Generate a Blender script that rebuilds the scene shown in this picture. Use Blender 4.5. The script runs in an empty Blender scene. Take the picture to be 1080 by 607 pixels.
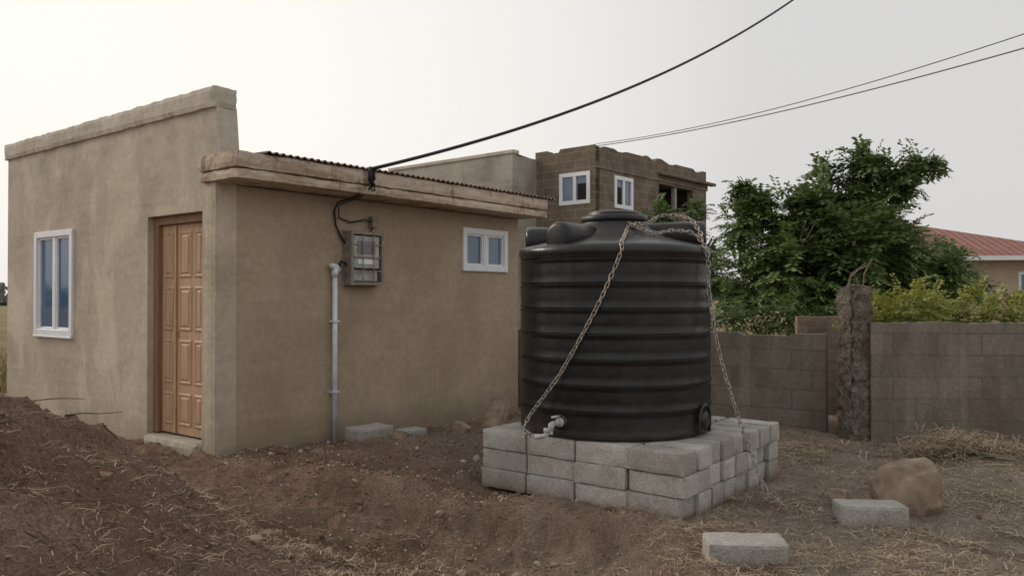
import bpy, bmesh, math, random
import numpy as np
from mathutils import Vector, Matrix, noise, Quaternion
random.seed(7)
R=random.random
def U(a,b): return a+(b-a)*random.random()
scene=bpy.context.scene
scene.view_settings.view_transform='Standard'
scene.view_settings.look='None'
scene.view_settings.exposure=0

# ---------------------------------------------------------------- node helpers
class M:
    def __init__(s,name,rough=0.9,spec=0.3):
        s.m=bpy.data.materials.new(name); s.m.use_nodes=True
        s.t=s.m.node_tree; s.n=s.t.nodes; s.l=s.t.links
        s.b=s.n['Principled BSDF']; s.b.inputs['Roughness'].default_value=rough
        s.b.inputs['Specular IOR Level'].default_value=spec
        s.tc=s.n.new('ShaderNodeTexCoord'); s.co=s.tc.outputs['Object']
    def mapping(s,scale=(1,1,1),loc=(0,0,0)):
        k=s.n.new('ShaderNodeMapping'); k.inputs['Scale'].default_value=scale; k.inputs['Location'].default_value=loc
        s.l.new(s.co,k.inputs['Vector']); return k.outputs[0]
    def noise(s,scale,detail=6,rough=.6,vec=None,dist=0):
        k=s.n.new('ShaderNodeTexNoise'); k.inputs['Scale'].default_value=scale
        k.inputs['Detail'].default_value=min(detail,6); k.inputs['Roughness'].default_value=rough
        k.inputs['Distortion'].default_value=dist
        s.l.new(vec or s.co,k.inputs['Vector']); return k.outputs['Fac']
    def ramp(s,fac,stops):
        k=s.n.new('ShaderNodeValToRGB'); e=k.color_ramp.elements
        while len(e)<len(stops): e.new(0.5)
        for i,(p,c) in enumerate(stops):
            e[i].position=p
            e[i].color=(c,c,c,1) if isinstance(c,(int,float)) else (*c,1)
        s.l.new(fac,k.inputs[0]); return k.outputs[0]
    def mix(s,fac,a,b,mode='MIX'):
        k=s.n.new('ShaderNodeMix'); k.data_type='RGBA'; k.blend_type=mode
        for inp,v in ((k.inputs[0],fac),(k.inputs[6],a),(k.inputs[7],b)):
            if isinstance(v,(int,float)): inp.default_value=v
            elif isinstance(v,tuple): inp.default_value=(*v,1)
            else: s.l.new(v,inp)
        return k.outputs[2]
    def math(s,op,a,b=0.0,clamp=False):
        k=s.n.new('ShaderNodeMath'); k.operation=op; k.use_clamp=clamp
        for inp,v in ((k.inputs[0],a),(k.inputs[1],b)):
            if isinstance(v,(int,float)): inp.default_value=v
            else: s.l.new(v,inp)
        return k.outputs[0]
    def color(s,c):
        if isinstance(c,tuple): s.b.inputs['Base Color'].default_value=(*c,1)
        else: s.l.new(c,s.b.inputs['Base Color'])
    def bump(s,h,strength=.5,dist=.02,prev=None):
        k=s.n.new('ShaderNodeBump'); k.inputs['Strength'].default_value=strength; k.inputs['Distance'].default_value=dist
        s.l.new(h,k.inputs['Height'])
        if prev: s.l.new(prev,k.inputs['Normal'])
        s.l.new(k.outputs[0],s.b.inputs['Normal']); return k.outputs[0]
    def island(s):
        k=s.n.new('ShaderNodeNewGeometry'); return k.outputs['Random Per Island']
    def sep(s):
        k=s.n.new('ShaderNodeSeparateXYZ'); s.l.new(s.co,k.inputs[0]); return k.outputs

def simple(name,c,rough=.8,var=.25,scale=8,bump=.2,metal=0,spec=.3):
    m=M(name,rough,spec)
    f=m.noise(scale,6,.65)
    m.color(m.ramp(f,[(.3,tuple(x*(1-var) for x in c)),(.7,tuple(min(1,x*(1+var)) for x in c))]))
    m.b.inputs['Metallic'].default_value=metal
    if bump: m.bump(m.noise(scale*5,5,.7),bump,.01)
    return m.m

def plaster(name,dark,mid,light,top=None,topz=2.5,topw=.7,patch=0.0):
    m=M(name,.95,.15)
    a=m.ramp(m.noise(.9,6,.55,dist=.6),[(.36,dark),(.5,mid),(.66,light)])
    streak=m.noise(2.2,5,.6,vec=m.mapping((2.2,2.2,.35)))
    a=m.mix(m.ramp(streak,[(.45,0.0),(.75,.28)]),a,tuple(x*.75 for x in mid))
    hor=m.noise(3,4,.6,vec=m.mapping((.30,.30,3.2),(3,1,2)))
    a=m.mix(m.ramp(hor,[(.48,0.0),(.72,.5)]),a,light)
    if patch:
        pt=m.noise(.75,3,.45,vec=m.mapping((1,1,.8),(4,7,2)),dist=1.4)
        a=m.mix(m.ramp(pt,[(.50,0.0),(.56,patch)]),a,tuple(min(1,x*1.2) for x in light))
        pt=m.noise(1.1,4,.5,vec=m.mapping((1,1,.6),(14,3,9)),dist=1.0)
        a=m.mix(m.ramp(pt,[(.54,0.0),(.61,patch*.8)]),a,tuple(x*.85 for x in dark))
    mott=m.noise(14,6,.75)
    a=m.mix(.25,a,m.ramp(mott,[(.3,.25),(.7,.8)]),'OVERLAY')
    z=m.sep()[2]
    zb=m.math('ADD',z,m.math('MULTIPLY',m.noise(3,5,.7),.45))
    a=m.mix(m.ramp(zb,[(.30,.55),(.60,0.0)]),a,tuple(x*.62 for x in dark))
    if top:
        zt=m.math('ADD',z,m.math('MULTIPLY',m.noise(1.4,6,.6),topw*1.6))
        zt=m.math('SUBTRACT',zt,topz)
        a=m.mix(m.ramp(zt,[(0.35,0.0),(.75,.85)]),a,m.ramp(m.noise(2.1,6,.7),[(.35,tuple(x*.72 for x in top)),(.65,tuple(x*1.28 for x in top))]))
    m.color(a)
    b=m.bump(m.noise(2.5,3,.5),.35,.04)
    b=m.bump(hor,.25,.02,b)
    m.bump(m.noise(90,3,.7),.35,.006,b)
    return m.m

def blockwall(name,c1,c2,mortar,bw=.45,bh=.225,blot=(.1,.08,.06),haze=0):
    m=M(name,.95,.1)
    o=m.sep(); k=m.n.new('ShaderNodeCombineXYZ')
    m.l.new(m.math('ADD',o[0],o[1]),k.inputs[0]); m.l.new(o[2],k.inputs[1])
    br=m.n.new('ShaderNodeTexBrick'); m.l.new(k.outputs[0],br.inputs['Vector'])
    br.inputs['Scale'].default_value=1; br.inputs['Brick Width'].default_value=bw; br.inputs['Row Height'].default_value=bh
    br.inputs['Mortar Size'].default_value=.012; br.inputs['Mortar Smooth'].default_value=.6; br.inputs['Bias'].default_value=0
    br.inputs['Color1'].default_value=(*c1,1); br.inputs['Color2'].default_value=(*c2,1); br.inputs['Mortar'].default_value=(*mortar,1)
    a=br.outputs['Color']
    a=m.mix(m.ramp(m.noise(1.3,6,.65,dist=.5),[(.42,0.0),(.68,.8)]),a,blot)
    a=m.mix(m.ramp(m.noise(2,6,.6,vec=m.mapping((1.8,1.8,.4),(5,0,0))),[(.5,0.0),(.7,.5)]),a,tuple(x*1.35 for x in c2))
    a=m.mix(.4,a,m.ramp(m.noise(22,6,.75),[(.3,.22),(.7,.8)]),'OVERLAY')
    m.color(a)
    b=m.bump(br.outputs['Fac'],-.6,.012)
    m.bump(m.noise(45,5,.75),.8,.016,b)
    return m.m

# ---------------------------------------------------------------- mesh helpers
def link(o):
    scene.collection.objects.link(o); return o
def empty(name,loc=(0,0,0),rz=0):
    o=link(bpy.data.objects.new(name,None)); o.location=loc; o.rotation_euler=(0,0,rz); return o
def mesh_obj(name,verts,faces,mat=None,parent=None,smooth=False):
    me=bpy.data.meshes.new(name); me.from_pydata([tuple(v) for v in verts],[],faces); me.update()
    if smooth: me.polygons.foreach_set('use_smooth',[True]*len(me.polygons))
    o=link(bpy.data.objects.new(name,me))
    if mat: me.materials.append(mat)
    if parent: o.parent=parent
    return o
def boxdata(x0,x1,y0,y1,z0,z1):
    v=[(x0,y0,z0),(x1,y0,z0),(x1,y1,z0),(x0,y1,z0),(x0,y0,z1),(x1,y0,z1),(x1,y1,z1),(x0,y1,z1)]
    f=[(0,3,2,1),(4,5,6,7),(0,1,5,4),(1,2,6,5),(2,3,7,6),(3,0,4,7)]
    return v,f
def join(parts):
    V=[];F=[]
    for v,f in parts:
        n=len(V); V+=list(v); F+=[tuple(i+n for i in q) for q in f]
    return V,F
def box(name,x0,x1,y0,y1,z0,z1,mat,parent=None,bevel=.004):
    o=mesh_obj(name,*boxdata(x0,x1,y0,y1,z0,z1),mat,parent)
    if bevel:
        b=o.modifiers.new('b','BEVEL'); b.width=bevel; b.segments=2; b.limit_method='ANGLE'
    return o
def roughbox(dx,dy,dz,res,amp,seed=0,chip=.006,freq=7):
    nx,ny,nz=[max(1,int(round(d/res))) for d in (dx,dy,dz)]
    idx={};V=[];F=[]
    def vid(i,j,k):
        key=(i,j,k)
        if key in idx: return idx[key]
        p=Vector((dx*(i/nx-.5),dy*(j/ny-.5),dz*k/nz))
        e=[i in(0,nx),j in(0,ny),k in(0,nz)]
        if sum(e)>=2:
            c=chip*(.6+1.2*abs(noise.noise(p*9+Vector((seed,0,3)))))
            if e[0]: p.x-=c*math.copysign(1,p.x)
            if e[1]: p.y-=c*math.copysign(1,p.y)
            if e[2]: p.z+= c if k==0 else -c
        q=p*freq+Vector((seed*1.7,seed*.3,seed*2.1))
        p+=noise.noise_vector(q)*amp+noise.noise_vector(q*3.1)*amp*.5
        idx[key]=len(V);V.append(p);return idx[key]
    for i in range(nx):
        for j in range(ny):
            F.append((vid(i,j,0),vid(i,j+1,0),vid(i+1,j+1,0),vid(i+1,j,0)))
            F.append((vid(i,j,nz),vid(i+1,j,nz),vid(i+1,j+1,nz),vid(i,j+1,nz)))
    for i in range(nx):
        for k in range(nz):
            F.append((vid(i,0,k),vid(i+1,0,k),vid(i+1,0,k+1),vid(i,0,k+1)))
            F.append((vid(i,ny,k),vid(i,ny,k+1),vid(i+1,ny,k+1),vid(i+1,ny,k)))
    for j in range(ny):
        for k in range(nz):
            F.append((vid(0,j,k),vid(0,j,k+1),vid(0,j+1,k+1),vid(0,j+1,k)))
            F.append((vid(nx,j,k),vid(nx,j+1,k),vid(nx,j+1,k+1),vid(nx,j,k+1)))
    return V,F
def xf(data,mat):
    v,f=data; return [mat@Vector(p) for p in v],f
def T(x,y,z,rz=0,rx=0,ry=0):
    return Matrix.Translation((x,y,z))@Matrix.Rotation(rz,4,'Z')@Matrix.Rotation(ry,4,'Y')@Matrix.Rotation(rx,4,'X')
def tube(pts,rad,seg=8,cap=True):
    pts=[Vector(p) for p in pts]; V=[];F=[]
    n=len(pts)
    if not isinstance(rad,(list,tuple)): rad=[rad]*n
    up=Vector((0,0,1)); prev=None
    for i,p in enumerate(pts):
        d=(pts[min(i+1,n-1)]-pts[max(i-1,0)]).normalized()
        if prev is None:
            a=d.cross(up)
            if a.length<.1: a=d.cross(Vector((1,0,0)))
            a.normalize()
        else:
            a=(prev-d*prev.dot(d)).normalized()
        prev=a; b=d.cross(a)
        for k in range(seg):
            t=2*math.pi*k/seg; V.append(p+(a*math.cos(t)+b*math.sin(t))*rad[i])
    for i in range(n-1):
        for k in range(seg):
            k2=(k+1)%seg
            F.append((i*seg+k,i*seg+k2,(i+1)*seg+k2,(i+1)*seg+k))
    if cap:
        F.append(tuple(range(seg))[::-1]); F.append(tuple((n-1)*seg+k for k in range(seg)))
    return V,F
def lathe(prof,seg=96):
    V=[];F=[]
    for r,z in prof:
        for k in range(seg):
            t=2*math.pi*k/seg; V.append((r*math.cos(t),r*math.sin(t),z))
    for i in range(len(prof)-1):
        for k in range(seg):
            k2=(k+1)%seg; F.append((i*seg+k,i*seg+k2,(i+1)*seg+k2,(i+1)*seg+k))
    F.append(tuple(range(seg))[::-1]); F.append(tuple((len(prof)-1)*seg+k for k in range(seg)))
    return V,F
def wall(length,z0,z1,th,holes,topfn=None,step=None):
    xs={0,length}; zs={z0,z1}
    for h in holes: xs|={h[0],h[1]}; zs|={h[2],h[3]}
    if step:
        k=step
        while k<length-.01: xs.add(round(k,4)); k+=step
    xs=sorted(xs); zs=sorted(zs); V=[];F=[];ix={}
    def vid(i,k,s):
        if (i,k,s) in ix: return ix[(i,k,s)]
        z=zs[k]
        if topfn and k==len(zs)-1: z=topfn(xs[i])
        ix[(i,k,s)]=len(V); V.append((xs[i],th*s,z)); return ix[(i,k,s)]
    def solid(i,k):
        if i<0 or k<0 or i>=len(xs)-1 or k>=len(zs)-1: return False
        cx=(xs[i]+xs[i+1])/2; cz=(zs[k]+zs[k+1])/2
        return not any(h[0]<cx<h[1] and h[2]<cz<h[3] for h in holes)
    for i in range(len(xs)-1):
        for k in range(len(zs)-1):
            if not solid(i,k): continue
            F.append((vid(i,k,0),vid(i+1,k,0),vid(i+1,k+1,0),vid(i,k+1,0)))
            F.append((vid(i,k,1),vid(i,k+1,1),vid(i+1,k+1,1),vid(i+1,k,1)))
            if not solid(i-1,k): F.append((vid(i,k,0),vid(i,k+1,0),vid(i,k+1,1),vid(i,k,1)))
            if not solid(i+1,k): F.append((vid(i+1,k,0),vid(i+1,k,1),vid(i+1,k+1,1),vid(i+1,k+1,0)))
            if not solid(i,k-1): F.append((vid(i,k,0),vid(i,k,1),vid(i+1,k,1),vid(i+1,k,0)))
            if not solid(i,k+1): F.append((vid(i,k+1,0),vid(i+1,k+1,0),vid(i+1,k+1,1),vid(i,k+1,1)))
    return V,F

# ---------------------------------------------------------------- materials
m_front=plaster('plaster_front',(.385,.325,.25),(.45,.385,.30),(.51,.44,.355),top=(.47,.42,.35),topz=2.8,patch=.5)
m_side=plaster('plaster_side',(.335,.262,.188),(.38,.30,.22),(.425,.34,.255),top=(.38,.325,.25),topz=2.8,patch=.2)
m_cap=plaster('plaster_cap',(.38,.34,.28),(.47,.425,.355),(.56,.515,.44))
m_greyplaster=plaster('plaster_grey',(.25,.23,.20),(.33,.31,.27),(.41,.39,.34))
m_cream=simple('cream_wall',(.46,.36,.28),.9,.1,2,.1)
def mk_block():
    m=M('concrete_block',.95,.15)
    base=m.ramp(m.island(),[(0,(.37,.355,.325)),(.5,(.49,.47,.435)),(1,(.59,.57,.53))])
    base=m.mix(m.ramp(m.noise(5,6,.65),[(.42,0.0),(.7,.7)]),base,(.31,.275,.23))
    base=m.mix(.6,base,m.ramp(m.noise(70,5,.8),[(.3,.2),(.7,.82)]),'OVERLAY')
    z=m.sep()[2]
    base=m.mix(m.ramp(m.math('ADD',z,m.math('MULTIPLY',m.noise(9,5,.7),.12)),[(.03,.7),(.13,0.0)]),base,(.23,.155,.105))
    m.color(base)
    b=m.bump(m.noise(18,4,.6),.6,.014)
    m.bump(m.noise(110,5,.8),1.0,.010,b)
    return m.m
m_block=mk_block()
m_yard=blockwall('boundary_blocks',(.195,.168,.14),(.255,.222,.185),(.165,.143,.12),blot=(.145,.117,.09))
m_brown=blockwall('raw_blocks',(.16,.128,.095),(.21,.172,.135),(.29,.26,.22),bw=.45,bh=.23,blot=(.12,.094,.074))
m_brick=blockwall('brick_stack',(.22,.16,.125),(.28,.21,.165),(.28,.24,.19),bw=.24,bh=.1)
m_white=simple('white_upvc',(.74,.76,.78),.35,.06,6,0,0,.5)
m_grime=simple('pvc_pipe_white',(.60,.64,.68),.4,.15,9,0.05,0,.5)
m_tap=simple('tap_plastic',(.46,.46,.44),.45,.3,20,0.05,0,.4)
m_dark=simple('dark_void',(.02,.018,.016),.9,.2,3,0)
m_rust=simple('rusty_steel',(.20,.15,.12),.7,.5,25,.3,.4)
m_cagem=simple('meter_cage_steel',(.27,.235,.20),.6,.4,25,.2,.3)
m_meter=simple('meter_grey',(.36,.35,.33),.45,.35,12,.1,.1,.5)
m_meterglass=simple('meter_glass',(.13,.13,.13),.15,.2,5,0,0,.6)
m_roof=simple('rusty_roof_sheet',(.17,.10,.075),.6,.5,5,.2,.4)
m_cable=simple('cable_black',(.015,.015,.016),.5,.1,5,0)
m_stone=simple('rock',(.30,.225,.17),.95,.4,7,.8)
m_bark=simple('bark',(.15,.115,.085),.95,.4,14,.8)

m=M('window_glass',.06,.8)
m.color(m.ramp(m.noise(.8,2,.5),[(.3,(.035,.085,.17)),(.7,(.07,.15,.27))])); m_glass=m.m
m=M('window_glass_pale',.12,.8)
m.color(m.ramp(m.noise(1.5,2,.5),[(.3,(.07,.13,.22)),(.7,(.14,.21,.31))])); m_glass2=m.m

m=M('door_wood',.6,.25)
g=m.noise(3,6,.65,vec=m.mapping((14,14,.9)),dist=.7)
c=m.ramp(g,[(.3,(.34,.205,.125)),(.5,(.48,.31,.195)),(.72,(.59,.395,.26))])
m.color(m.mix(m.ramp(m.noise(1.7,4,.6),[(.4,0.0),(.7,.4)]),c,(.36,.235,.15))); m.bump(g,.25,.004); m_door=m.m
m=M('door_frame_wood',.6,.3)
g=m.noise(3,6,.65,vec=m.mapping((14,14,.9)),dist=.7)
m.color(m.ramp(g,[(.3,(.19,.11,.065)),(.7,(.32,.19,.115))])); m_dframe=m.m

m=M('fascia_weathered',.9,.15)
g=m.noise(2,6,.7,vec=m.mapping((.35,2,3.0)),dist=.8)
c=m.ramp(g,[(.32,(.27,.185,.125)),(.46,(.42,.325,.24)),(.62,(.58,.485,.385))])
c=m.mix(m.ramp(m.noise(6,6,.75,vec=m.mapping((.6,1,1.6))),[(.48,0.0),(.62,.65)]),c,(.64,.57,.48))
c=m.mix(m.ramp(m.noise(3,6,.78,vec=m.mapping((1.6,1.6,.6),(2,5,1))),[(.53,0.0),(.64,.75)]),c,(.17,.11,.075))
m.color(c); b=m.bump(g,.4,.02); m.bump(m.noise(30,6,.7),.5,.012,b); m_fascia=m.m

m=M('tank_plastic',.36,.45)
dust=m.ramp(m.noise(2.2,6,.65,vec=m.mapping((1,1,.5)),dist=.4),[(.46,0.0),(.85,.3)])
nz=m.n.new('ShaderNodeNewGeometry'); sp=m.n.new('ShaderNodeSeparateXYZ'); m.l.new(nz.outputs['Normal'],sp.inputs[0])
up=m.ramp(sp.outputs[2],[(.3,0.0),(1,.22)])
f=m.math('ADD',dust,up,True)
z=m.sep()[2]
f=m.math('ADD',f,m.ramp(m.math('ADD',z,m.math('MULTIPLY',m.noise(6,5,.7),.25)),[(.12,.5),(.32,0.0)]),True)
# faint rain / dust runs down the side
f=m.math('ADD',f,m.ramp(m.noise(5,5,.7,vec=m.mapping((1.6,1.6,.12))),[(.56,0.0),(.75,.22)]),True)
m.color(m.mix(f,(.007,.007,.008),(.075,.064,.052)))
m.l.new(m.ramp(m.noise(3.5,6,.7),[(.35,.26),(.7,.50)]),m.b.inputs['Roughness'])
b=m.bump(m.noise(3,3,.5),.5,.03); m.bump(m.noise(60,4,.6),.08,.003,b); m_tank=m.m

m=M('chain_steel',.45,.5); m.b.inputs['Metallic'].default_value=.6
m.color(m.ramp(m.noise(30,5,.6),[(.35,(.24,.19,.15)),(.65,(.54,.51,.47))])); m_chain=m.m

m=M('roof_tiles_red',.7,.2)
w=m.n.new('ShaderNodeTexWave'); w.inputs['Scale'].default_value=1.1; w.inputs['Distortion'].default_value=.3; m.l.new(m.co,w.inputs['Vector'])
w2=m.n.new('ShaderNodeTexWave'); w2.bands_direction='Y'; w2.wave_profile='SAW'; w2.inputs['Scale'].default_value=.8; m.l.new(m.co,w2.inputs['Vector'])
c=m.ramp(m.noise(1.5,6,.7),[(.3,(.26,.115,.095)),(.7,(.36,.185,.155))])
c=m.mix(m.ramp(w.outputs['Fac'],[(.0,.5),(.5,0.0)]),c,(.15,.07,.06))
m.color(m.mix(m.ramp(w2.outputs['Fac'],[(.0,.5),(.3,0.0)]),c,(.15,.07,.06))); m.bump(w.outputs['Fac'],.8,.08); m_tiles=m.m

def leafmat(name,a,b_,c_,rough=.5,tr_=.3):
    m=M(name,rough,.4)
    col=m.ramp(m.island(),[(0,a),(.55,b_),(1,c_)])
    col=m.mix(m.ramp(m.noise(1.6,3,.6),[(.38,.0),(.62,.5)]),col,tuple(x*.65 for x in a))
    m.color(col)
    if tr_:
        tr=m.n.new('ShaderNodeBsdfTranslucent'); m.l.new(col,tr.inputs[0])
        mx=m.n.new('ShaderNodeMixShader'); mx.inputs[0].default_value=tr_
        m.l.new(m.b.outputs[0],mx.inputs[1]); m.l.new(tr.outputs[0],mx.inputs[2])
        m.l.new(mx.outputs[0],m.n['Material Output'].inputs['Surface'])
    return m.m
m_leaf=leafmat('tree_leaves',(.095,.15,.050),(.16,.23,.078),(.27,.35,.125),tr_=.35)
m_hedge=leafmat('hedge_leaves',(.20,.23,.045),(.34,.36,.075),(.48,.49,.12))
m_shrub=leafmat('shrub_leaves',(.065,.115,.038),(.12,.18,.058),(.20,.26,.08))
m_far=leafmat('far_leaves_hazed',(.13,.145,.12),(.16,.17,.14),(.19,.195,.16),tr_=0)  # distance haze painted into the leaf colours: greyed, low contrast
m=M('dry_straw',.9,.1); m.color(m.ramp(m.island(),[(0,(.20,.145,.10)),(.5,(.37,.29,.205)),(1,(.55,.46,.34))])); m_straw=m.m
m=M('pebbles',.95,.1); m.color(m.ramp(m.island(),[(0,(.15,.09,.062)),(.6,(.27,.185,.135)),(.90,(.34,.275,.215)),(1,(.48,.45,.40))])); m.bump(m.noise(50,4,.7),.5,.01); m_peb=m.m

def mk_ground():
    m=M('ground_soil',1.0,.05)
    red=m.ramp(m.noise(1.6,6,.72,dist=.4),[(.32,(.20,.122,.085)),(.5,(.305,.198,.145)),(.68,(.40,.285,.218))])
    grey=m.ramp(m.noise(2.3,6,.75,dist=.3),[(.32,(.225,.175,.137)),(.5,(.345,.285,.228)),(.68,(.45,.385,.32))])
    o=m.sep()
    s=m.math('ADD',m.math('MULTIPLY',o[0],.22),m.math('MULTIPLY',o[1],.10))
    s=m.math('ADD',s,m.math('MULTIPLY',m.noise(.7,6,.65),1.1))
    s2=m.math('SUBTRACT',s,.75,True)
    f=m.ramp(s2,[(.12,0.12),(.75,1.0)])
    c=m.mix(f,red,grey)
    c=m.mix(m.ramp(m.noise(.9,5,.6,vec=m.mapping((1,1,1),(9,2,0)),dist=.6),[(.5,0.0),(.66,.6)]),c,(.15,.092,.063))
    sp=m.ramp(m.noise(60,4,.85),[(.3,.12),(.5,.48),(.72,.9)])
    c=m.mix(.65,c,sp,'OVERLAY')
    v=m.n.new('ShaderNodeTexVoronoi'); v.inputs['Scale'].default_value=38; m.l.new(m.co,v.inputs['Vector'])
    c=m.mix(m.ramp(v.outputs['Distance'],[(.08,.5),(.16,0.0)]),c,(.44,.37,.29))
    far=m.ramp(m.math('MULTIPLY',o[1],.02),[(.28,0.0),(.6,1.0)])
    c=m.mix(far,c,m.ramp(m.noise(.25,6,.6),[(.35,(.22,.19,.10)),(.65,(.31,.27,.16))]))
    m.color(c)
    b=m.bump(m.noise(9,6,.7),.9,.07)
    m.bump(m.noise(55,5,.8),1.0,.03,b)
    return m.m
m_ground=mk_ground()

# ---------------------------------------------------------------- terrain
def sm(a,b,x):
    t=min(1,max(0,(x-a)/(b-a))); return t*t*(3-2*t)
MX=[-7,-5,-3.6,-2.3,-1.95,-1.65,-1.31,-.89,-.5,0,.4]
MZ=[.5,1.05,1.22,1.01,.85,.69,.52,.34,.19,.04,0]
F0=Vector((1.165,5.44)); PD=Vector((.604,.797)); QD=Vector((-.797,.604))
AU=Vector((.617,.787)); AV=Vector((-.787,.617)); A0=Vector((-2.59,7.05))
def height(x,y,detail=True):
    z=0.0
    z+=.10*math.exp(-((x+3.2)**2/6+(y-7.2)**2/3))
    mnd=0
    if -8<x<.8 and -2<y<6.5:
        yr=3.55+.25*noise.noise(Vector((x*.8,3,0)))
        p=float(np.interp(x,MX,MZ))
        f=sm(-1.5,yr-.1,y) if y<yr else 1-sm(yr,yr+2.3,y)
        z+=p*f; mnd=min(1,p*f*2)
    L=5.25+.42*max(0,(1.1-x)) if x<1.1 else 5.25-.12*(x-1.1)
    L+=.14*noise.noise(Vector((x*1.7,1,5)))+.05*noise.noise(Vector((x*6,1,5)))
    dm=sm(-2.6,-1.2,x)*(1-sm(.55,1.1,x))
    z-=.22*dm*sm(-.02,.18,L-y)*(sm(2.6,3.8,y)*.6+.4)
    near=1-sm(10,16,math.hypot(x,y-6))
    if near>0:
        z+=.10*math.exp(-((x+.9)**2/.5+(y-7.6)**2/.35))+.07*math.exp(-((x-.0)**2/.25+(y-8.3)**2/.3))
        z+=.09*math.exp(-((x+1.5)**2/.3+(y-6.3)**2/.12))+.08*math.exp(-((x+.85)**2/.3+(y-6.2)**2/.05))
        z-=.09*math.exp(-((x+.25)**2/.25+(y-6.25)**2/.12))
        loc=Vector((x,y))-F0; a=loc.dot(PD); b=loc.dot(QD)
        inside=sm(-.15,.05,a)*sm(-.15,.05,b)*(1-sm(1.75,1.95,a))*(1-sm(1.75,1.95,b))
        amp=(1-inside*.9)*near
        v=Vector((x,y,0))
        z+=amp*.05*noise.noise(v*.9)
        if detail:
            left=.55+.55*(1-sm(.8,2.5,x))+.75*mnd
            r=noise.fractal(v*3.2,.9,2.1,4)
            z+=amp*left*.044*r
            z+=amp*left*.032*abs(noise.fractal(v*9,.8,2.2,3))
        z-=inside*.015
    else:
        z+=.3*noise.noise(Vector((x*.02,y*.02,0)))*sm(20,60,math.hypot(x,y))
    return z
def axis(a,b,step,lo,hi,g=1.16):
    c=list(np.arange(a,b+1e-6,step)); s=step; x=c[-1]
    while x<hi: s*=g; x+=s; c.append(x)
    s=step; x=c[0]; pre=[]
    while x>lo: s*=g; x-=s; pre.append(x)
    return pre[::-1]+c
xs=axis(-4.2,6.0,.030,-700,700); ys=axis(2.0,9.0,.026,-60,900)
V=[];F=[]
nx=len(xs)
for y in ys:
    for x in xs: V.append((x,y,height(x,y)))
for j in range(len(ys)-1):
    for i in range(nx-1):
        a=j*nx+i; F.append((a,a+1,a+nx+1,a+nx))
mesh_obj('ground',V,F,m_ground,smooth=True)

# ---------------------------------------------------------------- scatter
def stonedata(p,s,seed):
    ico=[(0,0,1),(.9,0,.4),(.28,.85,.45),(-.72,.53,.42),(-.72,-.53,.38),(.28,-.85,.44),(.72,.53,-.4),(-.28,.85,-.45),(-.9,0,-.4),(-.28,-.85,-.4),(.72,-.53,-.42),(0,0,-1)]
    fs=[(0,1,2),(0,2,3),(0,3,4),(0,4,5),(0,5,1),(1,6,2),(2,7,3),(3,8,4),(4,9,5),(5,10,1),(6,7,2),(7,8,3),(8,9,4),(9,10,5),(10,6,1),(11,7,6),(11,8,7),(11,9,8),(11,10,9),(11,6,10)]
    rot=Matrix.Rotation(U(0,6.28),3,'Z')@Matrix.Rotation(U(0,6.28),3,'X')
    sc=(U(.6,1.2),U(.6,1.2),U(.45,.8))
    out=[]
    for v in ico:
        q=Vector((v[0]*sc[0],v[1]*sc[1],v[2]*sc[2]))*s*U(.75,1.2)
        out.append(rot@q+p)
    return out,fs
def blocked(x,y,mar=.03):
    l=Vector((x,y))-F0; a=l.dot(PD); b=l.dot(QD)
    if -mar<a<1.82+mar and -mar<b<1.8+mar: return True
    l=Vector((x,y))-A0; a=l.dot(AU); b=l.dot(AV)
    if -.03-mar<a<4.4 and -mar<b<4.6: return True
    return False
V=[];F=[]
def add(d):
    n=len(V); V.extend(d[0]); F.extend([tuple(i+n for i in q) for q in d[1]])
cnt=0
while cnt<14000:
    x=U(-3.2,6.0); y=U(2.4,9.3); k=R()
    if k<.4: x=random.gauss(-.6,1.0); y=random.gauss(6.3,1.0)
    elif k<.5:
        t=U(0,4.2); q=A0+AU*t-AV*abs(random.gauss(0,.15)); x,y=q.x,q.y
    if blocked(x,y) or y<2: continue
    if noise.noise(Vector((x*1.5,y*1.5,2)))<-.05 and R()<.6: continue
    s=.004+.011*R()**2.5
    if R()<.02: s=U(.018,.04)
    add(stonedata(Vector((x,y,height(x,y)+s*.15)),s,cnt)); cnt+=1
mesh_obj('rubble',V,F,m_peb)
V=[];F=[]
cnt=0
while cnt<36000:
    k=R(); ds=1
    if k<.22: x=U(-3.5,-.1); y=U(2.2,5.0); ds=.6
    elif k<.38: x=U(-1,2.5); y=U(2.8,5.2); ds=.85
    elif k<.74: x=U(.8,6); y=U(3.6,8.2)
    elif k<.80: x=random.gauss(4.15,.45); y=random.gauss(7.75,.18)
    elif k<.86: x=random.gauss(2.6,.4); y=random.gauss(8.0,.4)
    else: x=U(-3.5,6); y=U(3,9)
    if blocked(x,y) or y>8.2 and x>3.4: continue
    if noise.noise(Vector((x*1.1,y*1.1,8)))+.5*noise.noise(Vector((x*3.1,y*3.1,8)))<-.02 and R()<.82: continue
    L=U(.03,.15)*ds; w=U(.0009,.0022); a=U(0,6.28); el=U(-.12,.3)
    p=Vector((x,y,height(x,y)+.003)); 
    if .74<=k<.80: p.z+=.20*R()*math.exp(-((x-4.15)**2/.25)); el=U(-.4,.8); L*=2.2; w*=1.3
    d=Vector((math.cos(a)*math.cos(el),math.sin(a)*math.cos(el),math.sin(el)))
    side=Vector((-math.sin(a),math.cos(a),U(-.5,.5))).normalized()*w
    q=p+d*L*.5+Vector((0,0,U(0,.012))); r=q+(d+Vector((U(-.5,.5),U(-.5,.5),-el-.1))).normalized()*L*.5
    n=len(V); V+= [p-side,p+side,q+side,q-side,r+side*.4,r-side*.4]; F+=[(n,n+1,n+2,n+3),(n+3,n+2,n+4,n+5)]; cnt+=1
mesh_obj('dry_grass',V,F,m_straw)
tw=[]
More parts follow.
